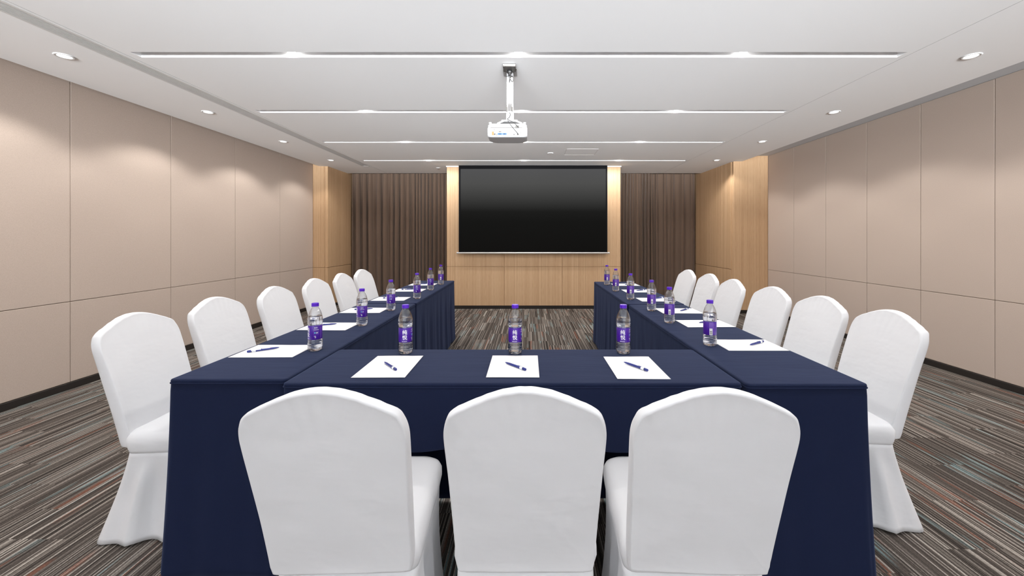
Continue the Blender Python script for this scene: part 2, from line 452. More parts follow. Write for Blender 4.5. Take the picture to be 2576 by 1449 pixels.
# ------------------------------------------------------------------ lamps
def light(kind, name, loc, e, **kw):
    l = bpy.data.lights.new(name, kind); l.energy = e
    for k, v in kw.items(): setattr(l, k, v)
    o = bpy.data.objects.new(name, l); C.objects.link(o); o.location = loc
    return o
LAMPCOL = (1, .975, .945)
t0 = None
rows_y = [-1.05, .25, 1.55, 2.845, 4.12, 5.386, 6.69]
def side_label(side, i):
    w = ['over the rear of the room', '', '', 'nearest the camera', 'second from the camera', 'third from the camera', 'nearest the screen wall']
    return f'round recessed ceiling spotlight along the {side} wall, {w[i]}'
for side, x in (('left', -3.32), ('right', 3.17)):
    for i, y in enumerate(rows_y):
        if i < 2: 
            pass
        if i >= 3:
            lab = side_label(side, i)
            if t0 is None:
                t0 = thing('spotlight', lab, 'ceiling light', (x, y, 0), 0, 'round spotlights along the walls')
                bm = bmesh.new(); lathe(bm, [(.036, CEIL-.0002), (.056, CEIL-.0002), (.057, CEIL-.003), (.050, CEIL-.006), (.040, CEIL-.004), (.036, CEIL-.001)], 36, cap0=False, cap1=False)
                obj('trim_ring', bm, M['white_plastic'], t0, True)
                bm = bmesh.new(); lathe(bm, [(.0395, CEIL-.0035), (.030, CEIL-.0015), (.012, CEIL-.0005)], 30); obj('lens', bm, M['lamp_dim'], t0, True)
            else: dup(t0, (x, y, 0), 0, lab)
        if i >= 2:
            l = light('SPOT', 'spot', (x, y, CEIL-.012), 30*(0.75 if i == 6 else 1), spot_size=math.radians(128), spot_blend=.35, shadow_soft_size=.03, color=LAMPCOL)
t0 = None
slots_y = [SLOTS[k] for k in range(8)]
pos = {'left': -1.69, 'middle': -.07, 'right': 1.535}
ordn = {4: 'first', 5: 'second', 6: 'third', 7: 'fourth'}
for k, (a, b) in enumerate(SLOTS):
    y = (a+b)/2
    for nm, x in pos.items():
        if k >= 4:
            lab = f'small bright lamp in the {ordn[k]} ceiling slot from the camera, {nm} of its three'
            if t0 is None:
                t0 = thing('slot_lamp', lab, 'ceiling light', (x, y, 0), 0, 'lamps inside the ceiling slots')
                bm = bmesh.new(); lathe(bm, [(.034, CEIL+.119), (.034, CEIL+.030), (.030, CEIL+.030)], 28, cap1=False); obj('housing', bm, M['white_plastic'], t0, True)
                bm = bmesh.new(); lathe(bm, [(.030, CEIL+.033), (.029, CEIL+.022), (.015, CEIL+.016)], 28); obj('lens', bm, M['lamp'], t0, True)
            else: dup(t0, (x, y, 0), 0, lab)
        if k >= 3: light('SPOT', 'slot_spot', (x, y, CEIL+.012), 17*(1, 1, 1, 1, 1, 1, 1.5, 2.2)[k], spot_size=math.radians(179), spot_blend=.25, shadow_soft_size=.02, color=LAMPCOL)

# ------------------------------------------------------------------ curtains
def curtain(x0, x1, y, seed, label, nf):
    bm = bmesh.new(); rnd = random.Random(seed)
    W = x1-x0; n = int(W/.008); m = 26
    # irregular folds: random walk of the phase
    ph = [0]; fr = 1.0
    for i in range(n):
        if i % 10 == 0: fr = rnd.uniform(.55, 1.6)
        ph.append(ph[-1] + 2*PI*nf/n*fr)
    amps = [rnd.uniform(.6, 1.15) for _ in range(400)]
    rings = []
    for jv in range(m+1):
        v = jv/m; z = .02 + (2.80-.02)*v
        row = []
        for i in range(n+1):
            u = i/n
            p = ph[i] + .55*math.sin(v*2.3+seed+u*5)*(1-v) 
            a = amps[int(p/(2*PI)) % 400]
            s = math.sin(p); s = (abs(s)**.75)*(1 if s > 0 else -1)
            amp = .050*a*(.55+.45*sm(1, .75, v))
            dy = amp*s + .012*math.sin(p*.37+seed) + .003*math.sin(2*p+v*3+seed)
            x = x0 + W*u + .012*math.sin(p*2+1.2)
            row.append((x, y+dy, z))
        rings.append(row)
    loft(bm, rings, closed=False)
    o = obj('curtain', bm, M['curtain'], None, True, recalc=False)
    s = o.modifiers.new('thick', 'SOLIDIFY'); s.thickness = .003
    return tag(o, label, 'curtain', 'brown curtains beside the screen wall')
curtain(-3.64, -2.40, 8.20, 3, 'dark brown curtain next to the left oak pier', 9)
curtain(-2.43, -1.50, 8.19, 11, 'dark brown curtain touching the left side of the screen wall', 11)
curtain(1.70, 2.50, 8.16, 5, 'dark brown curtain touching the right side of the screen wall', 9)
curtain(2.465, 3.48, 8.27, 23, 'dark brown curtain next to the right oak pier', 6)

# ------------------------------------------------------------------ projection screen
t = thing('projection_screen', 'pull-down projection screen with black border showing a dark grey picture', 'projection screen', (0, 0, 0))
SYp = 7.17
bm = bmesh.new(); box(bm, -1.255, 1.427, SYp, SYp+.003, 1.036, 2.602); obj('border', bm, M['screen_black'], t)
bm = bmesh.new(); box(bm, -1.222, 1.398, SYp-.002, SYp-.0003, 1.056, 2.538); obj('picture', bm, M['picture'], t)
bm = bmesh.new(); tube(bm, [(-1.27, SYp, 1.024), (1.442, SYp, 1.024)], .0135, 16); o = obj('bottom_bar', bm, M['bar'], t, True)
for x0, x1 in ((-1.292, -1.270), (1.442, 1.464)):
    bm = bmesh.new(); tube(bm, [(x0, SYp, 1.024), (x0+.003, SYp, 1.024), (x1, SYp, 1.024)], [.012, .0165, .0165], 16); obj('end_cap', bm, M['white_plastic'], t, True)

# ------------------------------------------------------------------ projector
PX, PY = -.143, 3.12
t = thing('projector_mount', 'white ceiling pole with square plate and joint that carries the projector', 'projector mount', (0, 0, 0))
bm = bmesh.new(); box(bm, PX-.055, PX+.055, PY-.05, PY+.075, CEIL-.006, CEIL-.0003, bevel=.003, seg=1); obj('ceiling_plate', bm, M['projector_white'], t)
bm = bmesh.new()
box(bm, PX-.026, PX+.026, PY-.020, PY+.020, 2.335, CEIL-.004, bevel=.005, seg=2); obj('pole', bm, M['projector_white'], t)
bm = bmesh.new()
loft(bm, [[(PX-.024, PY-.024, 2.34), (PX+.026, PY-.024, 2.34), (PX+.026, PY+.02, 2.34), (PX-.024, PY+.02, 2.34)],
          [(PX-.022, PY-.026, 2.29), (PX+.026, PY-.026, 2.29), (PX+.026, PY+.02, 2.29), (PX-.022, PY+.02, 2.29)],
          [(PX-.029, PY-.030, 2.26), (PX+.030, PY-.030, 2.26), (PX+.030, PY+.02, 2.26), (PX-.029, PY+.02, 2.26)],
          [(PX-.029, PY-.030, 2.215), (PX+.030, PY-.030, 2.215), (PX+.030, PY+.02, 2.215), (PX-.029, PY+.02, 2.215)]], True, True, True)
obj('joint', bm, M['projector_white'], t)
bm = bmesh.new()
for x in (-.010, .0, .010): box(bm, PX+x-.003, PX+x+.003, PY-.036, PY-.0205, 2.288, 2.345, bevel=.001, seg=1)
for x in (-.024, .018): box(bm, PX+x-.004, PX+x+.006, PY-.034, PY-.0205, 2.285, 2.32, bevel=.001, seg=1)
obj('hinge', bm, M['dark_grey'], t)
bm = bmesh.new()
box(bm, PX-.065, PX+.060, PY-.045, PY+.05, 2.200, 2.2155, bevel=.003, seg=1)
for s in (-1, 1):
    x0, x1 = PX+s*.045, PX+s*.098
    loft(bm, [[(x0, PY-.045, 2.200), (x0, PY-.02, 2.200), (x0, PY-.02, 2.214), (x0, PY-.045, 2.214)],
              [(x1, PY-.055, 2.1745), (x1, PY-.03, 2.1745), (x1, PY-.03, 2.188), (x1, PY-.055, 2.188)]], True, True, True)
    loft(bm, [[(x0, PY+.03, 2.200), (x0, PY+.05, 2.200), (x0, PY+.05, 2.214), (x0, PY+.03, 2.214)],
              [(x1, PY+.05, 2.1745), (x1, PY+.07, 2.1745), (x1, PY+.07, 2.188), (x1, PY+.05, 2.188)]], True, True, True)
obj('bracket', bm, M['projector_white'], t)

t = thing('junction_box', 'dark grey cable box on the ceiling above the projector', 'junction box', (0, 0, 0))
bm = bmesh.new(); box(bm, PX-.048, PX+.048, PY-.155, PY-.052, CEIL-.022, CEIL-.0003, bevel=.004, seg=2)
box(bm, PX+.046, PX+.054, PY-.10, PY-.08, CEIL-.02, CEIL-.008, bevel=.001, seg=1); obj('housing', bm, M['dark_grey'], t)
bm = bmesh.new(); box(bm, PX-.046, PX+.046, PY-.158, PY-.1545, CEIL-.015, CEIL-.006, bevel=.001, seg=1); obj('edge_strip', bm, M['vent'], t)
bm = bmesh.new(); lathe(bm, [(.020, CEIL-.020), (.021, CEIL-.034), (.017, CEIL-.042), (.009, CEIL-.050), (.009, CEIL-.064)], 24, (PX, PY-.075)); obj('gland', bm, M['black'], t, True)
bm = bmesh.new()
loop = [(PX+.0, PY-.075, CEIL-.06), (PX+.002, PY-.075, CEIL-.075), (PX+.010, PY-.073, CEIL-.095), (PX+.022, PY-.070, CEIL-.104), (PX+.028, PY-.068, CEIL-.088), (PX+.026, PY-.064, CEIL-.068), (PX+.014, PY-.055, CEIL-.058), (PX+.004, PY-.045, CEIL-.064), (PX-.002, PY-.036, CEIL-.08), (PX-.002, PY-.029, CEIL-.095)]
tube(bm, catmull(loop, 5), .0032, 8)
tube(bm, [(PX-.028, PY-.070, CEIL-.062), (PX+.026, PY-.070, CEIL-.060)], .0022, 8)
obj('cable_loop', bm, M['cable'], t, True)

t = thing('projector', 'white projector hanging upside down from the ceiling pole, sockets facing the camera', 'projector', (0, 0, 0))
bxx0, bxx1, by0, by1 = -.312, -.006, 3.02, 3.235
cx = (bxx0+bxx1)/2
def rrect(x0, x1, y0, y1, r0, r1, z, n=8):
    # r0: radius of the corners at y0, r1 of those at y1
    pts = []
    for (cxx, cyy, rr, a0) in ((x1-r0, y0+r0, r0, -PI/2), (x1-r1, y1-r1, r1, 0), (x0+r1, y1-r1, r1, PI/2), (x0+r0, y0+r0, r0, PI)):
        for k in range(n+1):
            a = a0 + PI/2*k/n
            pts.append((cxx+rr*math.cos(a), cyy+rr*math.sin(a), z))
    return pts
def off(i): return rrect(bxx0+i, bxx1-i, by0+i*.6, by1-i, .018, .075, 0)
levels = [(2.066, .022), (2.068, .010), (2.073, .003), (2.082, 0), (2.130, 0), (2.142, .001), (2.1435, .004), (2.147, .004), (2.150, .002), (2.162, .006), (2.170, .014), (2.1735, .030)]
bm = bmesh.new()
loft(bm, [[(p[0], p[1], z) for p in off(i)] for z, i in levels], True, True, True)
obj('body', bm, M['projector_white'], t, False)
for x in (bxx0+.020, bxx1-.022):
    bm = bmesh.new(); lathe(bm, [(.009, 2.165), (.009, 2.176), (.012, 2.178), (.012, 2.186), (.009, 2.188)], 20, (x, by0+.035)); obj('foot', bm, M['projector_white'], t, True)
bm = bmesh.new(); lathe(bm, [(.035, 0), (.036, .01), (.03, .012)], 28)
for v in bm.verts: v.co = Vector((-.22, 3.232+v.co.z, 2.12+v.co.y*.9))
obj('lens', bm, M['black'], t, True)
def port(name, px0, py0, px1, py1, m, th=.001, d=0.0):
    # rectangle given in photograph pixels on the rear panel, built at the panel's depth
    y = by0
    X = lambda u: (u-1329)/1000*y
    Z = lambda v: CAM_H+(597-v)/1000*y
    bm = bmesh.new(); box(bm, X(px0), X(px1), y-th-d, y+.0005, Z(py1), Z(py0)); return obj(name, bm, m, t)
port('sticker', 1237.5, 331, 1242.5, 340, M['orange'])
port('socket', 1252, 334.5, 1263, 339.5, M['blue'])
port('socket', 1264, 334.5, 1274.5, 339.5, M['blue'])
port('socket', 1255, 336.3, 1260, 338, M['black'], .0014)
port('socket', 1267.5, 336, 1271.5, 338, M['black'], .0014)
port('socket', 1254.5, 329.5, 1261, 332.8, M['grey_port'])
port('socket', 1248.5, 338.5, 1251, 340, M['black'])
port('socket', 1291, 337.5, 1295.5, 339, M['black'])
port('socket', 1300.5, 336.2, 1305.5, 340, M['grey_port'], .006)
port('power_inlet', 1296.5, 316, 1306, 322.5, M['grey_port'], .004)
for (u, v, r) in ((1243.2, 325.7, .0025), (1244.6, 329, .0018), (1244.4, 333, .0018), (1244.6, 337.6, .0058), (1310.6, 332.3, .0022), (1310.6, 337, .0022)):
    bm = bmesh.new(); lathe(bm, [(r, 0), (r, .0016)], 16)
    for q in bm.verts: q.co = Vector(((u-1329)/1000*by0+q.co.x, by0-q.co.z, CAM_H+(597-v)/1000*by0+q.co.y))
    obj('jack', bm, M['black'], t)
port('panel_slot', 1234, 320.5, 1314, 322.0, M['grey_port'], .0006)
def P3(u, v, y): return ((u-1329)/1000*y, y, CAM_H+(597-v)/1000*y)
bm = bmesh.new(); tube(bm, catmull([P3(1282, 283, 3.085), P3(1283.5, 288, 3.08), P3(1281.5, 295, 3.075), P3(1276, 299, 3.06), P3(1280, 302, 3.045), P3(1292, 308, 3.02), P3(1302, 318, 3.0), P3(1303, 320, 3.012)], 5), .0022, 8)
tag(obj('power_cable', bm, M['cable'], None, True), 'thin dark cable plugged into the upper socket of the projector', 'cable', 'projector cables')
bm = bmesh.new(); tube(bm, catmull([P3(1277.5, 303.5, 3.075), P3(1279.5, 307, 3.02), P3(1285, 315, 3.002), P3(1294, 326, 3.0), P3(1301, 334, 3.0), P3(1303, 338, 3.010)], 5), .0022, 8)
tag(obj('signal_cable', bm, M['cable'], None, True), 'thin dark cable hanging down to the lower socket of the projector', 'cable', 'projector cables')

LY = [1.885, 2.375, 2.90, 3.46, 3.97, 4.44]
RY = [1.955, 2.418, 2.872, 3.40, 3.91, 4.39]
# ------------------------------------------------------------------ tables under fitted navy cloths
def tablecloth(name, x0, x1, y0, y1, amps, hems, seed, label, flare=(0, 0, 0, 0), push=(None, ())):
    """amps, hems, flare: per side (front -y, right +x, back +y, left -x)"""
    bm = bmesh.new(); rnd = random.Random(seed)
    R = .018; pts = []   # (x, y, nx, ny, side, t along side 0..1)
    L = [x1-x0, y1-y0, x1-x0, y1-y0]
    starts = [(x0, y0), (x1, y0), (x1, y1), (x0, y1)]
    dirs = [(1, 0), (0, 1), (-1, 0), (0, -1)]; nors = [(0, -1), (1, 0), (0, 1), (-1, 0)]
    for s in range(4):
        n = max(12, int(L[s]/.012))
        for k in range(n):
            tt = (R + (L[s]-2*R)*k/n)
            pts.append((starts[s][0]+dirs[s][0]*tt, starts[s][1]+dirs[s][1]*tt, nors[s][0], nors[s][1], s, tt/L[s]))
        cxx = starts[(s+1) % 4][0] - dirs[s][0]*R + dirs[(s+1) % 4][0]*R
        cyy = starts[(s+1) % 4][1] - dirs[s][1]*R + dirs[(s+1) % 4][1]*R
        a0 = math.atan2(nors[s][1], nors[s][0])
        for k in range(5):
            a = a0 + PI/2*(k)/5
            pts.append((cxx+R*math.cos(a), cyy+R*math.sin(a), math.cos(a), math.sin(a), s, 1.0))
    waves = [[(rnd.uniform(14, 60), rnd.uniform(0, 6.28), rnd.uniform(.4, 1)) for _ in range(5)] for s in range(4)]
    def pleat(s, tt, z):
        d = tt*L[s]
        v = sum(a*math.sin(f*d+p) for f, p, a in waves[s])/3.2
        return v
    Z = .75
    prof = [(-.015, Z), (-.007, Z), (-.002, Z-.0018), (0, Z-.006), (.0, Z-.0105), (-.0016, Z-.0118), (.0026, Z-.0135), (.0026, Z-.0165), (-.0012, Z-.0185)]
    rings = []
    for o_, z in prof:
        rings.append([(p[0]+p[2]*o_, p[1]+p[3]*o_, z) for p in pts])
    nl = 26
    for i in range(1, nl+1):
        row = []
        for p in pts:
            s, tt = p[4], p[5]
            # blend the side values round the corner
            e = .04
            if tt > 1-e: s2 = (s+1) % 4; w = .5*(tt-(1-e))/e
            elif tt < e: s2 = (s-1) % 4; w = .5*(e-tt)/e
            else: s2 = s; w = 0
            hem = hems[s]*(1-w)+hems[s2]*w if abs(hems[s]-hems[s2]) < .1 else hems[s] if tt < 1-1e-6 else min(hems[s], hems[s2])
            am = amps[s]*(1-2*w*.9); fl = flare[s]*(1-w)+flare[s2]*w
            f = i/nl
            z = Z-.0185 - (Z-.0185-hem)*f
            drop = (Z-z)/Z
            cor = math.exp(-((min(tt, 1-tt)*L[s])/.06)**2)
            o_ = am*pleat(s, tt, z)*sm(0, .5, drop)*(1-.8*cor) + fl*drop**1.3 + .018*cor*drop**2*min(max(fl/.035, 0), 1) - .004*math.sin(PI*drop)*(1-cor)
            if push[0] == s:
                for yc in push[1]:
                    pass
            zz = z + (.012*(pleat(s, tt*.6+.1, 0))*f**4 if hem > .2 else 0)
            X, Y = p[0]+p[2]*o_, p[1]+p[3]*o_
            for yc in push[1]:
                q = .158*sm(.60, .47, z)*sm(.30, .24, abs(Y-yc))
                if q > 0:
                    if push[0] == 3: X = max(X, x0-.003+q)
                    else: X = min(X, x1+.003-q)
            row.append((X, Y, zz))
        rings.append(row)
    vr = loft(bm, rings)
    bm.faces.new(vr[0])
    o = obj(name, bm, M['navy'], None, True)
    tag(o, label, 'tablecloth', 'navy tablecloths')
    sd = o.modifiers.new('cloth', 'SOLIDIFY'); sd.thickness = .0018; sd.offset = -1
    return o
A = .010
tablecloth('tablecloth', -.936, .814, 1.508, 1.972, (.002, .0005, .0015, .0005), (.488, .02, .012, .02), 2, 'navy fitted cloth on the middle table nearest the camera, under three papers', (0, -.03, 0, -.03))
tablecloth('tablecloth', -1.405, -.945, 1.55, 3.335, (.004, .006, .002, .004), (.006, .008, .01, .008), 5, 'navy fitted cloth on the nearer table of the left row', (.035, .0, .0, .004), (3, LY))
tablecloth('tablecloth', -1.405, -.947, 3.355, 5.10, (.003, .010, .004, .004), (.008, .008, .01, .008), 8, 'navy fitted cloth on the farther table of the left row', (.0, .010, .01, .004), (3, LY))
tablecloth('tablecloth', .826, 1.288, 1.50, 3.28, (.004, .004, .002, .006), (.006, .008, .01, .008), 12, 'navy fitted cloth on the nearer table of the right row', (.035, .004, .0, .0), (1, RY))
tablecloth('tablecloth', .822, 1.300, 3.30, 4.98, (.003, .004, .004, .010), (.008, .008, .01, .008), 15, 'navy fitted cloth on the farther table of the right row', (.0, .004, .01, .010), (1, RY))
TOPS = [(-.936, .814, 1.508, 1.972)]
for (a, b, c, d) in TOPS:
    t = thing('folding_table', 'table under the middle navy cloth, dark space below it', 'table', (0, 0, 0))
    bm = bmesh.new(); box(bm, a+.012, b-.012, c+.012, d-.012, .722, .745, bevel=.003, seg=1); obj('tabletop', bm, M['void'], t)
    for x in (a+.08, b-.08):
        for y in (c+.06, d-.06):
            bm = bmesh.new(); tube(bm, [(x, y, .002), (x, y, .72)], .014, 12); obj('leg', bm, M['black'], t, True)

# ------------------------------------------------------------------ chairs with fitted white covers
def chair_mats(): return M['chair']
def lean(z): 
    f = max((z-.40)/.545, 0); return -.012 - .150*f**1.15
def outline():
    half = [(.0, .402), (.09, .402), (.170, .404), (.184, .418), (.187, .48), (.190, .58), (.194, .70), (.198, .79), (.1975, .832), (.190, .863), (.174, .886), (.120, .914), (.065, .9365), (.022, .9455)]
    pts = half + [(0, .9465)] + [(-x, z) for x, z in half[:0:-1]]
    out = catmull([(x, 0, z) for x, z in pts], 4, True)
    return [(p.x, p.z) for p in out]
def make_backrest(parent, seed):
    bm = bmesh.new(); O = outline(); c = (0, .665)
    seq = [(.25, 1, 0), (.5, 1, 0), (.75, 1, 0), (.88, 1, 0), (.945, 1, 0), (.972, 1, .0010), (.988, .96, .0024), (1.0, .80, .0), (1.004, .4, 0), (1.006, 0, 0), (1.004, -.4, 0), (1.0, -.80, 0), (.988, -.96, .0024), (.972, -1, .0010), (.945, -1, 0), (.88, -1, 0), (.75, -1, 0), (.5, -1, 0), (.25, -1, 0)]
    rings = []
    for s, sd, ex in seq:
        row = []
        for (x, z) in O:
            px = c[0]+(x-c[0])*s; pz = c[1]+(z-c[1])*s
            th = .024 - .006*sm(.5, .95, pz)
            w = th*sd + (math.copysign(ex, sd) if ex else 0)
            # cloth sags slightly inwards on the middle of the panels, bulges toward the seams
            if abs(sd) == 1: w += math.copysign(1, sd)*(.007*(1-s*s))
            # small gathers at the shoulders
            g_ = .0016*math.sin(px*160+pz*40+seed)*math.exp(-((pz-.90)/.05)**2)*sm(.7, 1., s)
            n_ = noise.noise(Vector((px*6+seed, pz*5, sd*2)))*.003
            n_ += .004*abs(noise.noise(Vector((px*5+seed*3, pz*46+px*9, sd))))*math.exp(-((pz-.425)/.028)**2)
            row.append((px, lean(pz)+w+g_+n_, pz))
        rings.append(row)
    vr = loft(bm, rings)
    bm.faces.new(vr[0][::-1]); bm.faces.new(vr[-1])
    return obj('backrest', bm, M['chair'], parent, True)
def seat_ring(inset, z, dz=0):
    hx0, hx1 = .195-inset, .188-inset; y0, y1 = -.015+inset, .425-inset
    pts = []
    r = .055
    cs = [(hx0-.03, y0+.03, .03, -PI/2), (hx1-r, y1-r, r, 0), (-hx1+r, y1-r, r, PI/2), (-hx0+.03, y0+.03, .03, PI)]
    base_ = []
    for i, (a, b, rr, a0) in enumerate(cs):
        for k in range(7):
            q = a0+PI/2*k/6; base_.append((a+rr*math.cos(q), b+rr*math.sin(q)))
    # resample evenly
    n = 120; L = [0]
    m = len(base_)
    for i in range(m): L.append(L[-1]+math.dist(base_[i], base_[(i+1) % m]))
    for k in range(n):
        d = L[-1]*k/n; i = max(j_ for j_ in range(m) if L[j_] <= d+1e-9)
        f = (d-L[i])/(L[i+1]-L[i]); a, b = base_[i], base_[(i+1) % m]
        pts.append((a[0]+(b[0]-a[0])*f, a[1]+(b[1]-a[1])*f, z))
    return pts
def make_seat(parent, seed):
    bm = bmesh.new()
    rows = []
    for inset, z in ((.012, .380), (.003, .384), (.001, .395), (-.004, .42), (-.003, .445), (.004, .462), (.014, .471), (.032, .4765), (.075, .480), (.13, .482)):
        rows.append([(x+noise.noise(Vector((x*12, y*12, z*20+seed)))*.003, y, z+noise.noise(Vector((x*9+seed, y*9, z*9)))*.002) for x, y, z in seat_ring(inset, z)])
    vr = loft(bm, rows); bm.faces.new(vr[-1]); bm.faces.new(vr[0][::-1])
    return obj('seat', bm, M['chair'], parent, True)
def make_skirt(parent, seed):
    bm = bmesh.new(); top = seat_ring(.004, .386); n = len(top); rows = []
    cx_, cy_ = 0, .2
    nl = 18
    for i in range(nl+1):
        f = i/nl; row = []
        for k, (x, y, z) in enumerate(top):
            px, py, _ = top[k-1]; qx, qy, _ = top[(k+1) % n]
            tx, ty = qx-px, qy-py; l = math.hypot(tx, ty); nx, ny = ty/l, -tx/l
            cr = math.exp(-(((abs(x)-.19)/.05)**2 + ((y-0)/.06)**2))      # rear corners
            cf = math.exp(-(((abs(x)-.17)/.06)**2 + ((y-.39)/.07)**2))    # front corners
            rear = sm(.05, -.01, y)*(1-min(cr, 1))
            side = sm(.14, .19, abs(x))
            pl = math.exp(-((y-.075)/.016)**2) - .9*math.exp(-((y-.115)/.025)**2) - .5*math.exp(-((y-.02)/.03)**2) + .6*math.exp(-((y-.20)/.03)**2)
            o_ = f**1.1*(.012 + .012*cr + .006*cf)
            o_ += side*pl*.024*sm(0, .5, f)
            rp = math.sin(x*38+seed)*.5+math.sin(x*71+2)*.3
            o_ += (rear*.010*rp + sm(.38, .42, y)*.014*rp)*sm(.1, .8, f)
            o_ -= .008*math.sin(PI*f)*(1-cr)
            hem = .004 + .016*(1-max(cr, cf))*(.6+.4*math.sin(k*.35+seed))
            zz = .386+(hem-.386)*f
            back = sm(.16, -.01, y)
            X = x+nx*o_; Y = y+ny*o_ - .112*back*f**1.15 
            row.append((X, Y, zz))
        rows.append(row)
    loft(bm, rows)
    o = obj('skirt', bm, M['chair'], parent, True)
    s = o.modifiers.new('cloth', 'SOLIDIFY'); s.thickness = .002; s.offset = -1
    return o
chairs = []
for i in range(3):
    t = thing('banquet_chair', '-', 'chair', (0, 0, 0), 0, 'white covered banquet chairs')
    make_backrest(t, i*3.1+1); make_seat(t, i*2.3); make_skirt(t, i*1.7)
    chairs.append(t)
used = [False]*3
def place(i, loc, rz, label):
    if not used[i]:
        used[i] = True; o = chairs[i]; o.location = loc; o.rotation_euler = (0, 0, rz); o['label'] = label; return o
    return dup(chairs[i], loc, rz, label)
place(0, (-.500, 1.10, 0), math.radians(2), 'white covered chair with its back to the camera, leftmost of the three in front')
place(1, (-.008, 1.105, 0), 0, 'white covered chair with its back to the camera, middle of the three in front')
place(2, (.457, 1.10, 0), math.radians(-2), 'white covered chair with its back to the camera, rightmost of the three in front')
LY = [1.885, 2.375, 2.90, 3.46, 3.97, 4.44]
RY = [1.955, 2.418, 2.872, 3.40, 3.91, 4.39]
LXo = [-1.712, -1.72, -1.70, -1.71, -1.71, -1.71]
RXo = [1.628, 1.640, 1.622, 1.602, 1.632, 1.616]
nth = ['nearest the camera', 'second from the camera', 'third from the camera', 'fourth from the camera', 'fifth from the camera', 'farthest from the camera']
for k in range(6):
    place(k % 3, (LXo[k], LY[k], 0), -PI/2+math.radians([2, -1, 1, 0, 2, -2][k]), f'white covered chair at the left table row, {nth[k]}')
    place((k+1) % 3, (RXo[k], RY[k], 0), PI/2+math.radians([-2, 1, 2, -1, 0, 2][k]), f'white covered chair at the right table row, {nth[k]}')

# ------------------------------------------------------------------ papers
def make_paper(w, d, seed, label, cx_, cy_, rz):
    bm = bmesh.new(); nx, ny = 12, 14; rnd = random.Random(seed)
    grid = []
    for j_ in range(ny+1):
        row = []
        for i in range(nx+1):
            u, v = i/nx, j_/ny
            x, y = (u-.5)*w, (v-.5)*d
            z = .0014 + .0012*(1+math.sin(u*3+seed)*math.sin(v*2.5+seed*.7))*.5 + .003*max(0, v-.9)*10*abs(math.sin(u*4+seed))*.25
            row.append(bm.verts.new((x, y, z)))
        grid.append(row)
    for j_ in range(ny):
        for i in range(nx): bm.faces.new((grid[j_][i], grid[j_][i+1], grid[j_+1][i+1], grid[j_+1][i]))
    o = obj('paper_sheet', bm, M['paper'], None, True)
    s = o.modifiers.new('pad', 'SOLIDIFY'); s.thickness = .0006; s.offset = -1
    o.location = (cx_, cy_, .7502); o.rotation_euler = (0, 0, rz)
    return tag(o, label, 'paper', 'white sheets of note paper on the tables')
fn = ['left', 'middle', 'right']
for k, (a, b, c, d) in enumerate(((-.700, -.488, 1.566, 1.852), (-.167, .044, 1.568, 1.856), (.348, .557, 1.552, 1.842))):
    make_paper(b-a, d-c, k, f'white note paper on the middle table near the camera, {fn[k]} of three', (a+b)/2, (c+d)/2, math.radians([.5, 0, 0][k]))
PLY = [1.832, 2.365, 2.906, 3.47, 4.05, 4.56]
PRY = [1.94, 2.445, 2.885, 3.43, 3.99, 4.53]
for k in range(6):
    make_paper(.295, .208, k+4, f'white note paper on the left table row, {nth[k]}', -1.237+.003*(k % 2), PLY[k]+.104, math.radians([.5, -1, 1, 0, .6, -.5][k]))
    make_paper(.295, .208, k+14, f'white note paper on the right table row, {nth[k]}', 1.128, PRY[k]+.104, math.radians([-.5, .6, -.8, .4, 0, .5][k]))

# ------------------------------------------------------------------ pens (tip at +x end of local axis)
def make_pen(label):
    t = thing('ballpoint_pen', label, 'pen', (0, 0, 0), 0, 'blue ballpoint pens lying on the papers')
    def alongx(bm):
        for v in bm.verts: v.co = Vector((v.co.z, v.co.x, v.co.y))
    bm = bmesh.new(); lathe(bm, [(.0030, -.068), (.0046, -.0665), (.0054, -.063), (.0056, -.050), (.0056, -.028), (.0052, -.026), (.0050, .0), (.0048, .035), (.0036, .052), (.0020, .062)], 20); alongx(bm); obj('barrel', bm, M['pen_blue'], t, True)
    bm = bmesh.new(); lathe(bm, [(.0019, .0615), (.0010, .0665), (.0005, .068)], 12); alongx(bm); obj('tip', bm, M['metal'], t, True)
    bm = bmesh.new(); lathe(bm, [(.00575, -.049), (.0059, -.048), (.0059, -.034), (.00575, -.033)], 20); alongx(bm); obj('band', bm, M['pen_white'], t, True)
    bm = bmesh.new(); lathe(bm, [(.0058, -.0515), (.0058, -.0500)], 20); alongx(bm); obj('ring', bm, M['black'], t, True)
    bm = bmesh.new(); box(bm, -.052, -.012, -.0022, .0022, .0062, .0074, bevel=.0006, seg=1); box(bm, -.052, -.048, -.0022, .0022, .004, .0068)
    for v in bm.verts: v.co = Matrix.Rotation(math.radians(50), 3, 'X') @ v.co
    obj('clip', bm, M['pen_white'], t)
    bm = bmesh.new(); rnd = random.Random(4)
    for q in range(7):
        x = -.006+q*.0045; box(bm, x, x+.0030, -.0009, .0009, .0046, .0052 - .0002*q*.2)
    for v in bm.verts: v.co = Matrix.Rotation(math.radians(35), 3, 'X') @ v.co
    obj('print', bm, M['pen_white'], t)
    bm = bmesh.new(); box(bm, .027, .0295, -.001, .001, .0044, .0050)
    for v in bm.verts: v.co = Matrix.Rotation(math.radians(35), 3, 'X') @ v.co
    obj('mark', bm, M['pen_red'], t)
    return t
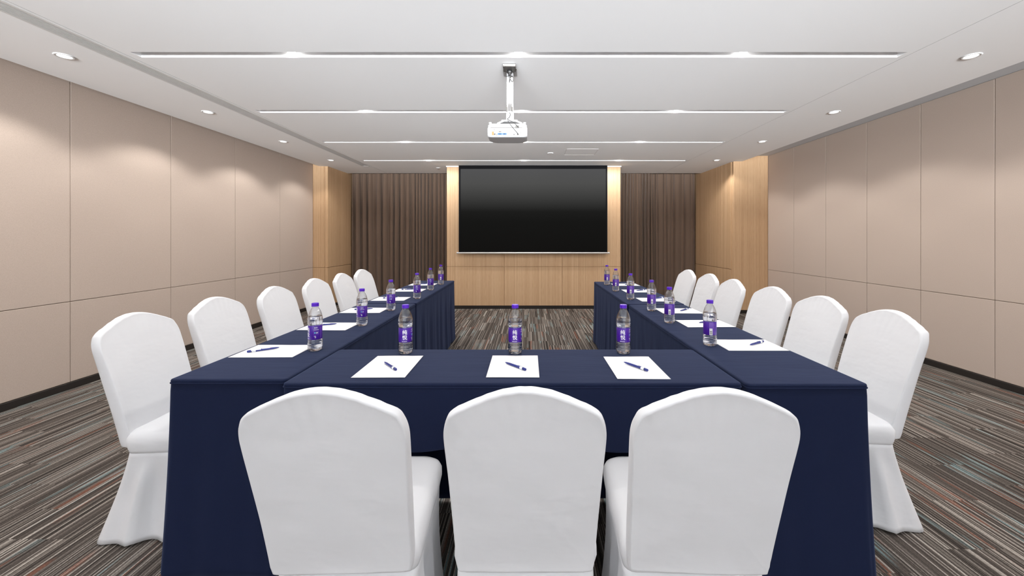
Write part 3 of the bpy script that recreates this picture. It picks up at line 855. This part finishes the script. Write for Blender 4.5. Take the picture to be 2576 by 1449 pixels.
pens = [((-.637, 1.750), (-.542, 1.637), 'blue pen on the left of the three papers on the middle table'),
        ((-.103, 1.740), (-.010, 1.642), 'blue pen on the middle one of the three papers on the middle table'),
        ((.417, 1.745), (.491, 1.632), 'blue pen on the right of the three papers on the middle table'),
        ((-1.233, 1.975), (-1.344, 1.900), None), ((-1.208, 2.517), (-1.335, 2.470), None), ((-1.187, 3.055), (-1.320, 3.015), None),
        ((-1.190, 3.65), (-1.310, 3.58), None), ((-1.195, 4.20), (-1.33, 4.17), None), ((-1.19, 4.70), (-1.32, 4.66), None),
        ((1.116, 2.014), (1.242, 2.094), None), ((1.090, 2.546), (1.215, 2.600), None), ((1.122, 2.950), (1.229, 3.05), None),
        ((1.120, 3.55), (1.240, 3.63), None), ((1.100, 4.08), (1.225, 4.16), None), ((1.110, 4.60), (1.235, 4.66), None)]
p0 = None
for k, (tip, end, lab) in enumerate(pens):
    if lab is None: lab = f'blue pen on the paper of the {"left" if k < 9 else "right"} table row, {nth[(k-3) % 6]}'
    if p0 is None: p0 = o = make_pen(lab)
    else: o = dup(p0, (0, 0, 0), 0, lab)
    o.location = ((tip[0]+end[0])/2, (tip[1]+end[1])/2, .7502+.0026+.0060)
    o.rotation_euler = (0, 0, math.atan2(tip[1]-end[1], tip[0]-end[0]))

# ------------------------------------------------------------------ bottles
def text_mesh(s, size):
    cu = bpy.data.curves.new('t', 'FONT'); cu.body = s; cu.size = size; cu.align_x = 'CENTER'; cu.align_y = 'CENTER'
    cu.resolution_u = 3; cu.offset = 0
    o = bpy.data.objects.new('t', cu); C.objects.link(o)
    bpy.context.view_layer.update()
    me = bpy.data.meshes.new_from_object(o.evaluated_get(bpy.context.evaluated_depsgraph_get()))
    bpy.data.objects.remove(o); return me
RL = .0322
def wrap(bm, ang0, z0, r=RL):
    """flat art in (x, y) wrapped on the label; x to the right as seen from outside"""
    xs_ = [v.co.x for v in bm.verts]
    if not xs_: return
    a = min(xs_)
    while a < max(xs_):
        bmesh.ops.bisect_plane(bm, geom=bm.verts[:]+bm.edges[:]+bm.faces[:], plane_co=(a, 0, 0), plane_no=(1, 0, 0)); a += .0016
    for v in bm.verts:
        th = ang0 - PI/2 + v.co.x/r
        z = z0+v.co.y; v.co = Vector((r*math.cos(th), r*math.sin(th), z))
def art_text(s, size, bold=0):
    bm = bmesh.new(); bm.from_mesh(text_mesh(s, size))
    return bm
def bottle_r(r, z, a):
    if z < .010: return r*(1+.05*math.cos(5*a)*(1-z/.010))
    return r
def make_bottle(label):
    t = thing('water_bottle', label, 'water bottle', (0, 0, 0), 0, 'plastic bottles of water with purple caps')
    prof = [(.018, .002), (.026, .0), (.0305, .003), (.0335, .010), (.0340, .018), (.0332, .021), (.0340, .024), (.0340, .030), (.0330, .033), (.0338, .036), (.0338, .043), (.0328, .0455), (.0332, .048), (.0325, .053), (.0314, .057),
            (.0314, .1255), (.0325, .129), (.0336, .135), (.0338, .146), (.0326, .149), (.0338, .152), (.0336, .157), (.0325, .164), (.0295, .178), (.0245, .192), (.0185, .204), (.0145, .2095), (.0140, .2125)]
    bm = bmesh.new(); lathe(bm, prof+[(.0158, .2135), (.0158, .2150), (.0135, .2155), (.0135, .2165)], 40, rfn=bottle_r, cap1=False); obj('body', bm, M['clear'], t, True, True)
    wl = .168
    wp = [(max(r-.0011, .002), z+.0012) for r, z in prof if z < wl-.003]+[(.0305, wl-.001), (.0300, wl)]
    bm = bmesh.new(); lathe(bm, wp, 40, rfn=bottle_r); obj('water', bm, M['water'], t, True)
    bm = bmesh.new(); lathe(bm, [(.0163, .2160), (.0168, .2165), (.0168, .2185), (.0160, .2190), (.0163, .2195), (.0163, .2300), (.0155, .2318), (.0120, .2322)], 48, rfn=lambda r, z, a: r*(1+(.012*math.cos(24*a) if .2195 <= z < .2305 else 0))); cp = obj('cap', bm, M['cap'], t, False)
    bm = bmesh.new(); lathe(bm, [(.0316, .0575), (.0319, .0580), (.0319, .1245), (.0316, .1250)], 48, cap0=False, cap1=False); lb = obj('wrapper', bm, M['label'], t, True)
    def art(bm, ang, z, m, nm='lettering', r=RL):
        wrap(bm, ang, z, r); me_o = obj(nm, bm, m, lb, False, True)
    def rects(rs):
        bm = bmesh.new()
        for (x0, x1, y0, y1) in rs: quad(bm, [(x0, y0, 0), (x1, y0, 0), (x1, y1, 0), (x0, y1, 0)])
        return bm
    zc = .0912
    A0 = math.radians(-10)
    for ch, dz in (('纯', .0125), ('悦', -.0115)):
        art(art_text(ch, .0235), A0, zc+dz, M['label_white'])
        art(art_text(ch, .0235), A0+.016, zc+dz+.0002, M['label_white'], r=RL+.00008)
        art(art_text(ch, .0235), A0+.032, zc+dz, M['label_white'], r=RL+.00012)
    art(rects([(-.012, -.003, -.001, .001), (-.001, .004, -.0012, .0012), (.006, .010, -.001, .001)]), A0, .0625, M['label_white'], 'small_print')
    # information panel to the right of the name
    A1 = math.radians(72)
    rr = [(-.013, .009, .0085, .0092), (-.013, .009, -.0085, -.0078), (-.013, -.0124, -.0085, .0092), (.0084, .009, -.0085, .0092)]
    art(rects(rr), A1, zc, M['label_lilac'], 'outline')
    art(art_text('纯悦·', .0078), A1-.10, .1145, M['label_white'])
    art(rects([(-.014, .010, -.0008, .0008)]), A1, .1060, M['label_white'], 'small_print')
    art(rects([(-.0105, -.0055, -.003, .003)]), A1, zc, M['label_cyan'], 'badge')
    art(rects([(-.003, .006, 0, .0018), (-.003, .0, -.004, -.0015), (.002, .005, -.004, -.0015)]), A1, zc+.0005, M['label_white'], 'small_print')
    art(rects([(-.013, -.004, .0035, .0050), (-.010, -.003, .0005, .002), (-.009, -.003, -.0025, -.001), (-.009, -.003, -.0055, -.004)]), A1, .0712, M['label_white'], 'small_print')
    rs = []
    for q in range(9): rs.append((-.0011, .0011, -.027+q*.006, -.027+q*.006+.0042))
    art(rects(rs), A1+.62, zc, M['label_lilac'], 'small_print')
    # barcode panel to the left
    A2 = math.radians(-118)
    art(rects([(-.0075, .0075, -.0165, .0165)][:1]), A2, .0755, M['label_white'], 'barcode_field')
    art(rects([(-.0055, .0055, -.002, .002), (-.0055, .0055, -.0075, -.0055), (-.0055, .0055, -.012, -.0095), (-.0055, .0055, .005, .0058), (-.0055, .0055, .010, .0106)]), A2, .0755, M['label_black'], 'barcode', RL+.0001)
    rnd = random.Random(3); rs = []
    for row in range(11):
        y = .014 - row*.0026; x = -.0095
        while x < .0095:
            w = rnd.uniform(.0015, .005); rs.append((x, min(x+w, .0105), y, y+.0012)); x += w+.0011
    art(rects(rs), A2+.03, .1065, M['label_lilac'], 'small_print')
    rs = []
    for row in range(20):
        y = .026 - row*.0027; x = -.003
        while x < .0055:
            w = rnd.uniform(.001, .003); rs.append((x, min(x+w, .006), y, y+.0011)); x += w+.0010
    art(rects(rs), A2+.42, zc, M['label_lilac'], 'small_print')
    return t
def facing(x, y, panel):  # turn so that the panel at this label angle faces the camera
    d = math.atan2(-y, -x)
    return d + PI/2 - panel
BL = [(-1.048, 1.955), (-1.046, 2.50), (-1.042, 3.015), (-1.005, 3.59), (-1.026, 4.17), (-1.025, 4.66)]
BR = [(.934, 2.045), (.916, 2.58), (.930, 3.00), (.911, 3.545), (.899, 4.085), (.914, 4.62)]
b0 = None
def put(x, y, rz, lab):
    global b0
    if b0 is None: b0 = make_bottle(lab); b0.location = (x, y, .7505); b0.rotation_euler = (0, 0, rz); return b0
    return dup(b0, (x, y, .7505), rz, lab)
for k, (x, a) in enumerate(((-.589, 0), (-.063, .03), (.456, .0))):
    put(x, 1.907, facing(x, 1.907, 0)+math.radians([2, 6, 4][k]), f'water bottle with purple cap on the middle table near the camera, {fn[k]} of three')
for k in range(6):
    x, y = BL[k]; put(x, y, facing(x, y, math.radians(72 if k < 5 else -108))+math.radians([12, 8, 3, 0, 4, 6][k]), f'water bottle with purple cap on the left table row, {nth[k]}')
    x, y = BR[k]; put(x, y, facing(x, y, math.radians(-118))+math.radians([10, 2, 6, 4, 0, 6][k]), f'water bottle with purple cap on the right table row, {nth[k]}')

# ------------------------------------------------------------------ world, camera, view
w = bpy.data.worlds.new('world'); bpy.context.scene.world = w; w.use_nodes = True
nt = w.node_tree; bg = nt.nodes['Background']   # made-up bright band below the horizon, added to light the ceiling
tc = N(nt, 'ShaderNodeTexCoord'); sp = N(nt, 'ShaderNodeSeparateXYZ'); nt.links.new(tc.outputs['Generated'], sp.inputs[0])
rp = N(nt, 'ShaderNodeValToRGB'); el = rp.color_ramp.elements
el[0].position = .30; el[0].color = (.28, .29, .30, 1); el[1].position = .51; el[1].color = (.022, .023, .024, 1)
for p_, v_ in ((.40, .45), (.43, .95), (.452, 1.), (.472, .25), (.49, .06)):
    q = el.new(p_); q.color = (.94*v_, .975*v_, v_, 1)
nt.links.new(math_node(nt, 'MULTIPLY_ADD', sp.outputs[2], .5, .5), rp.inputs[0])
mr = N(nt, 'ShaderNodeMapRange'); mr.interpolation_type = 'SMOOTHSTEP'; mr.inputs[1].default_value = .24; mr.inputs[2].default_value = .60; mr.inputs[3].default_value = 1; mr.inputs[4].default_value = .02
nt.links.new(math_node(nt, 'ABSOLUTE', sp.outputs[0]), mr.inputs[0])   # added band kept straight ahead so it misses the side walls
mx = N(nt, 'ShaderNodeMix'); mx.data_type = 'RGBA'; mx.blend_type = 'MULTIPLY'; mx.inputs[0].default_value = 1
nt.links.new(rp.outputs[0], mx.inputs[6]); nt.links.new(mr.outputs[0], mx.inputs[7]); nt.links.new(mx.outputs[2], bg.inputs[0])
bg.inputs[1].default_value = 78
po = light('AREA', 'fill_window_portal', ((WX0+WX1)/2, YB+.0, (WZ0+WZ1)/2), 1)  # samples the world fill through the added window
po.data.shape = 'RECTANGLE'; po.data.size = WX1-WX0; po.data.size_y = WZ1-WZ0; po.rotation_euler = (math.radians(90), 0, 0)
po.data.cycles.is_portal = True

cam = bpy.data.cameras.new('camera'); co = bpy.data.objects.new('camera', cam); C.objects.link(co)
co.location = (0, 0, CAM_H); co.rotation_euler = (math.radians(90), 0, 0)
cam.sensor_width = 36; cam.lens = 36*1000/2576
cam.shift_x = -(1329-1288)/2576; cam.shift_y = -(724.5-597)/2576
cam.clip_start = .02
sc = bpy.context.scene; sc.camera = co
sc.view_settings.view_transform = 'Standard'; sc.view_settings.look = 'None'; sc.view_settings.gamma = 1
sc.view_settings.use_curve_mapping = False
EXPO = 0.46
sc.view_settings.exposure = EXPO
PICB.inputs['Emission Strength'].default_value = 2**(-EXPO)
cy = sc.cycles
cy.max_bounces = 14; cy.diffuse_bounces = 8; cy.glossy_bounces = 4; cy.transmission_bounces = 10; cy.transparent_max_bounces = 16
cy.use_denoising = True
cy.sample_clamp_indirect = 6
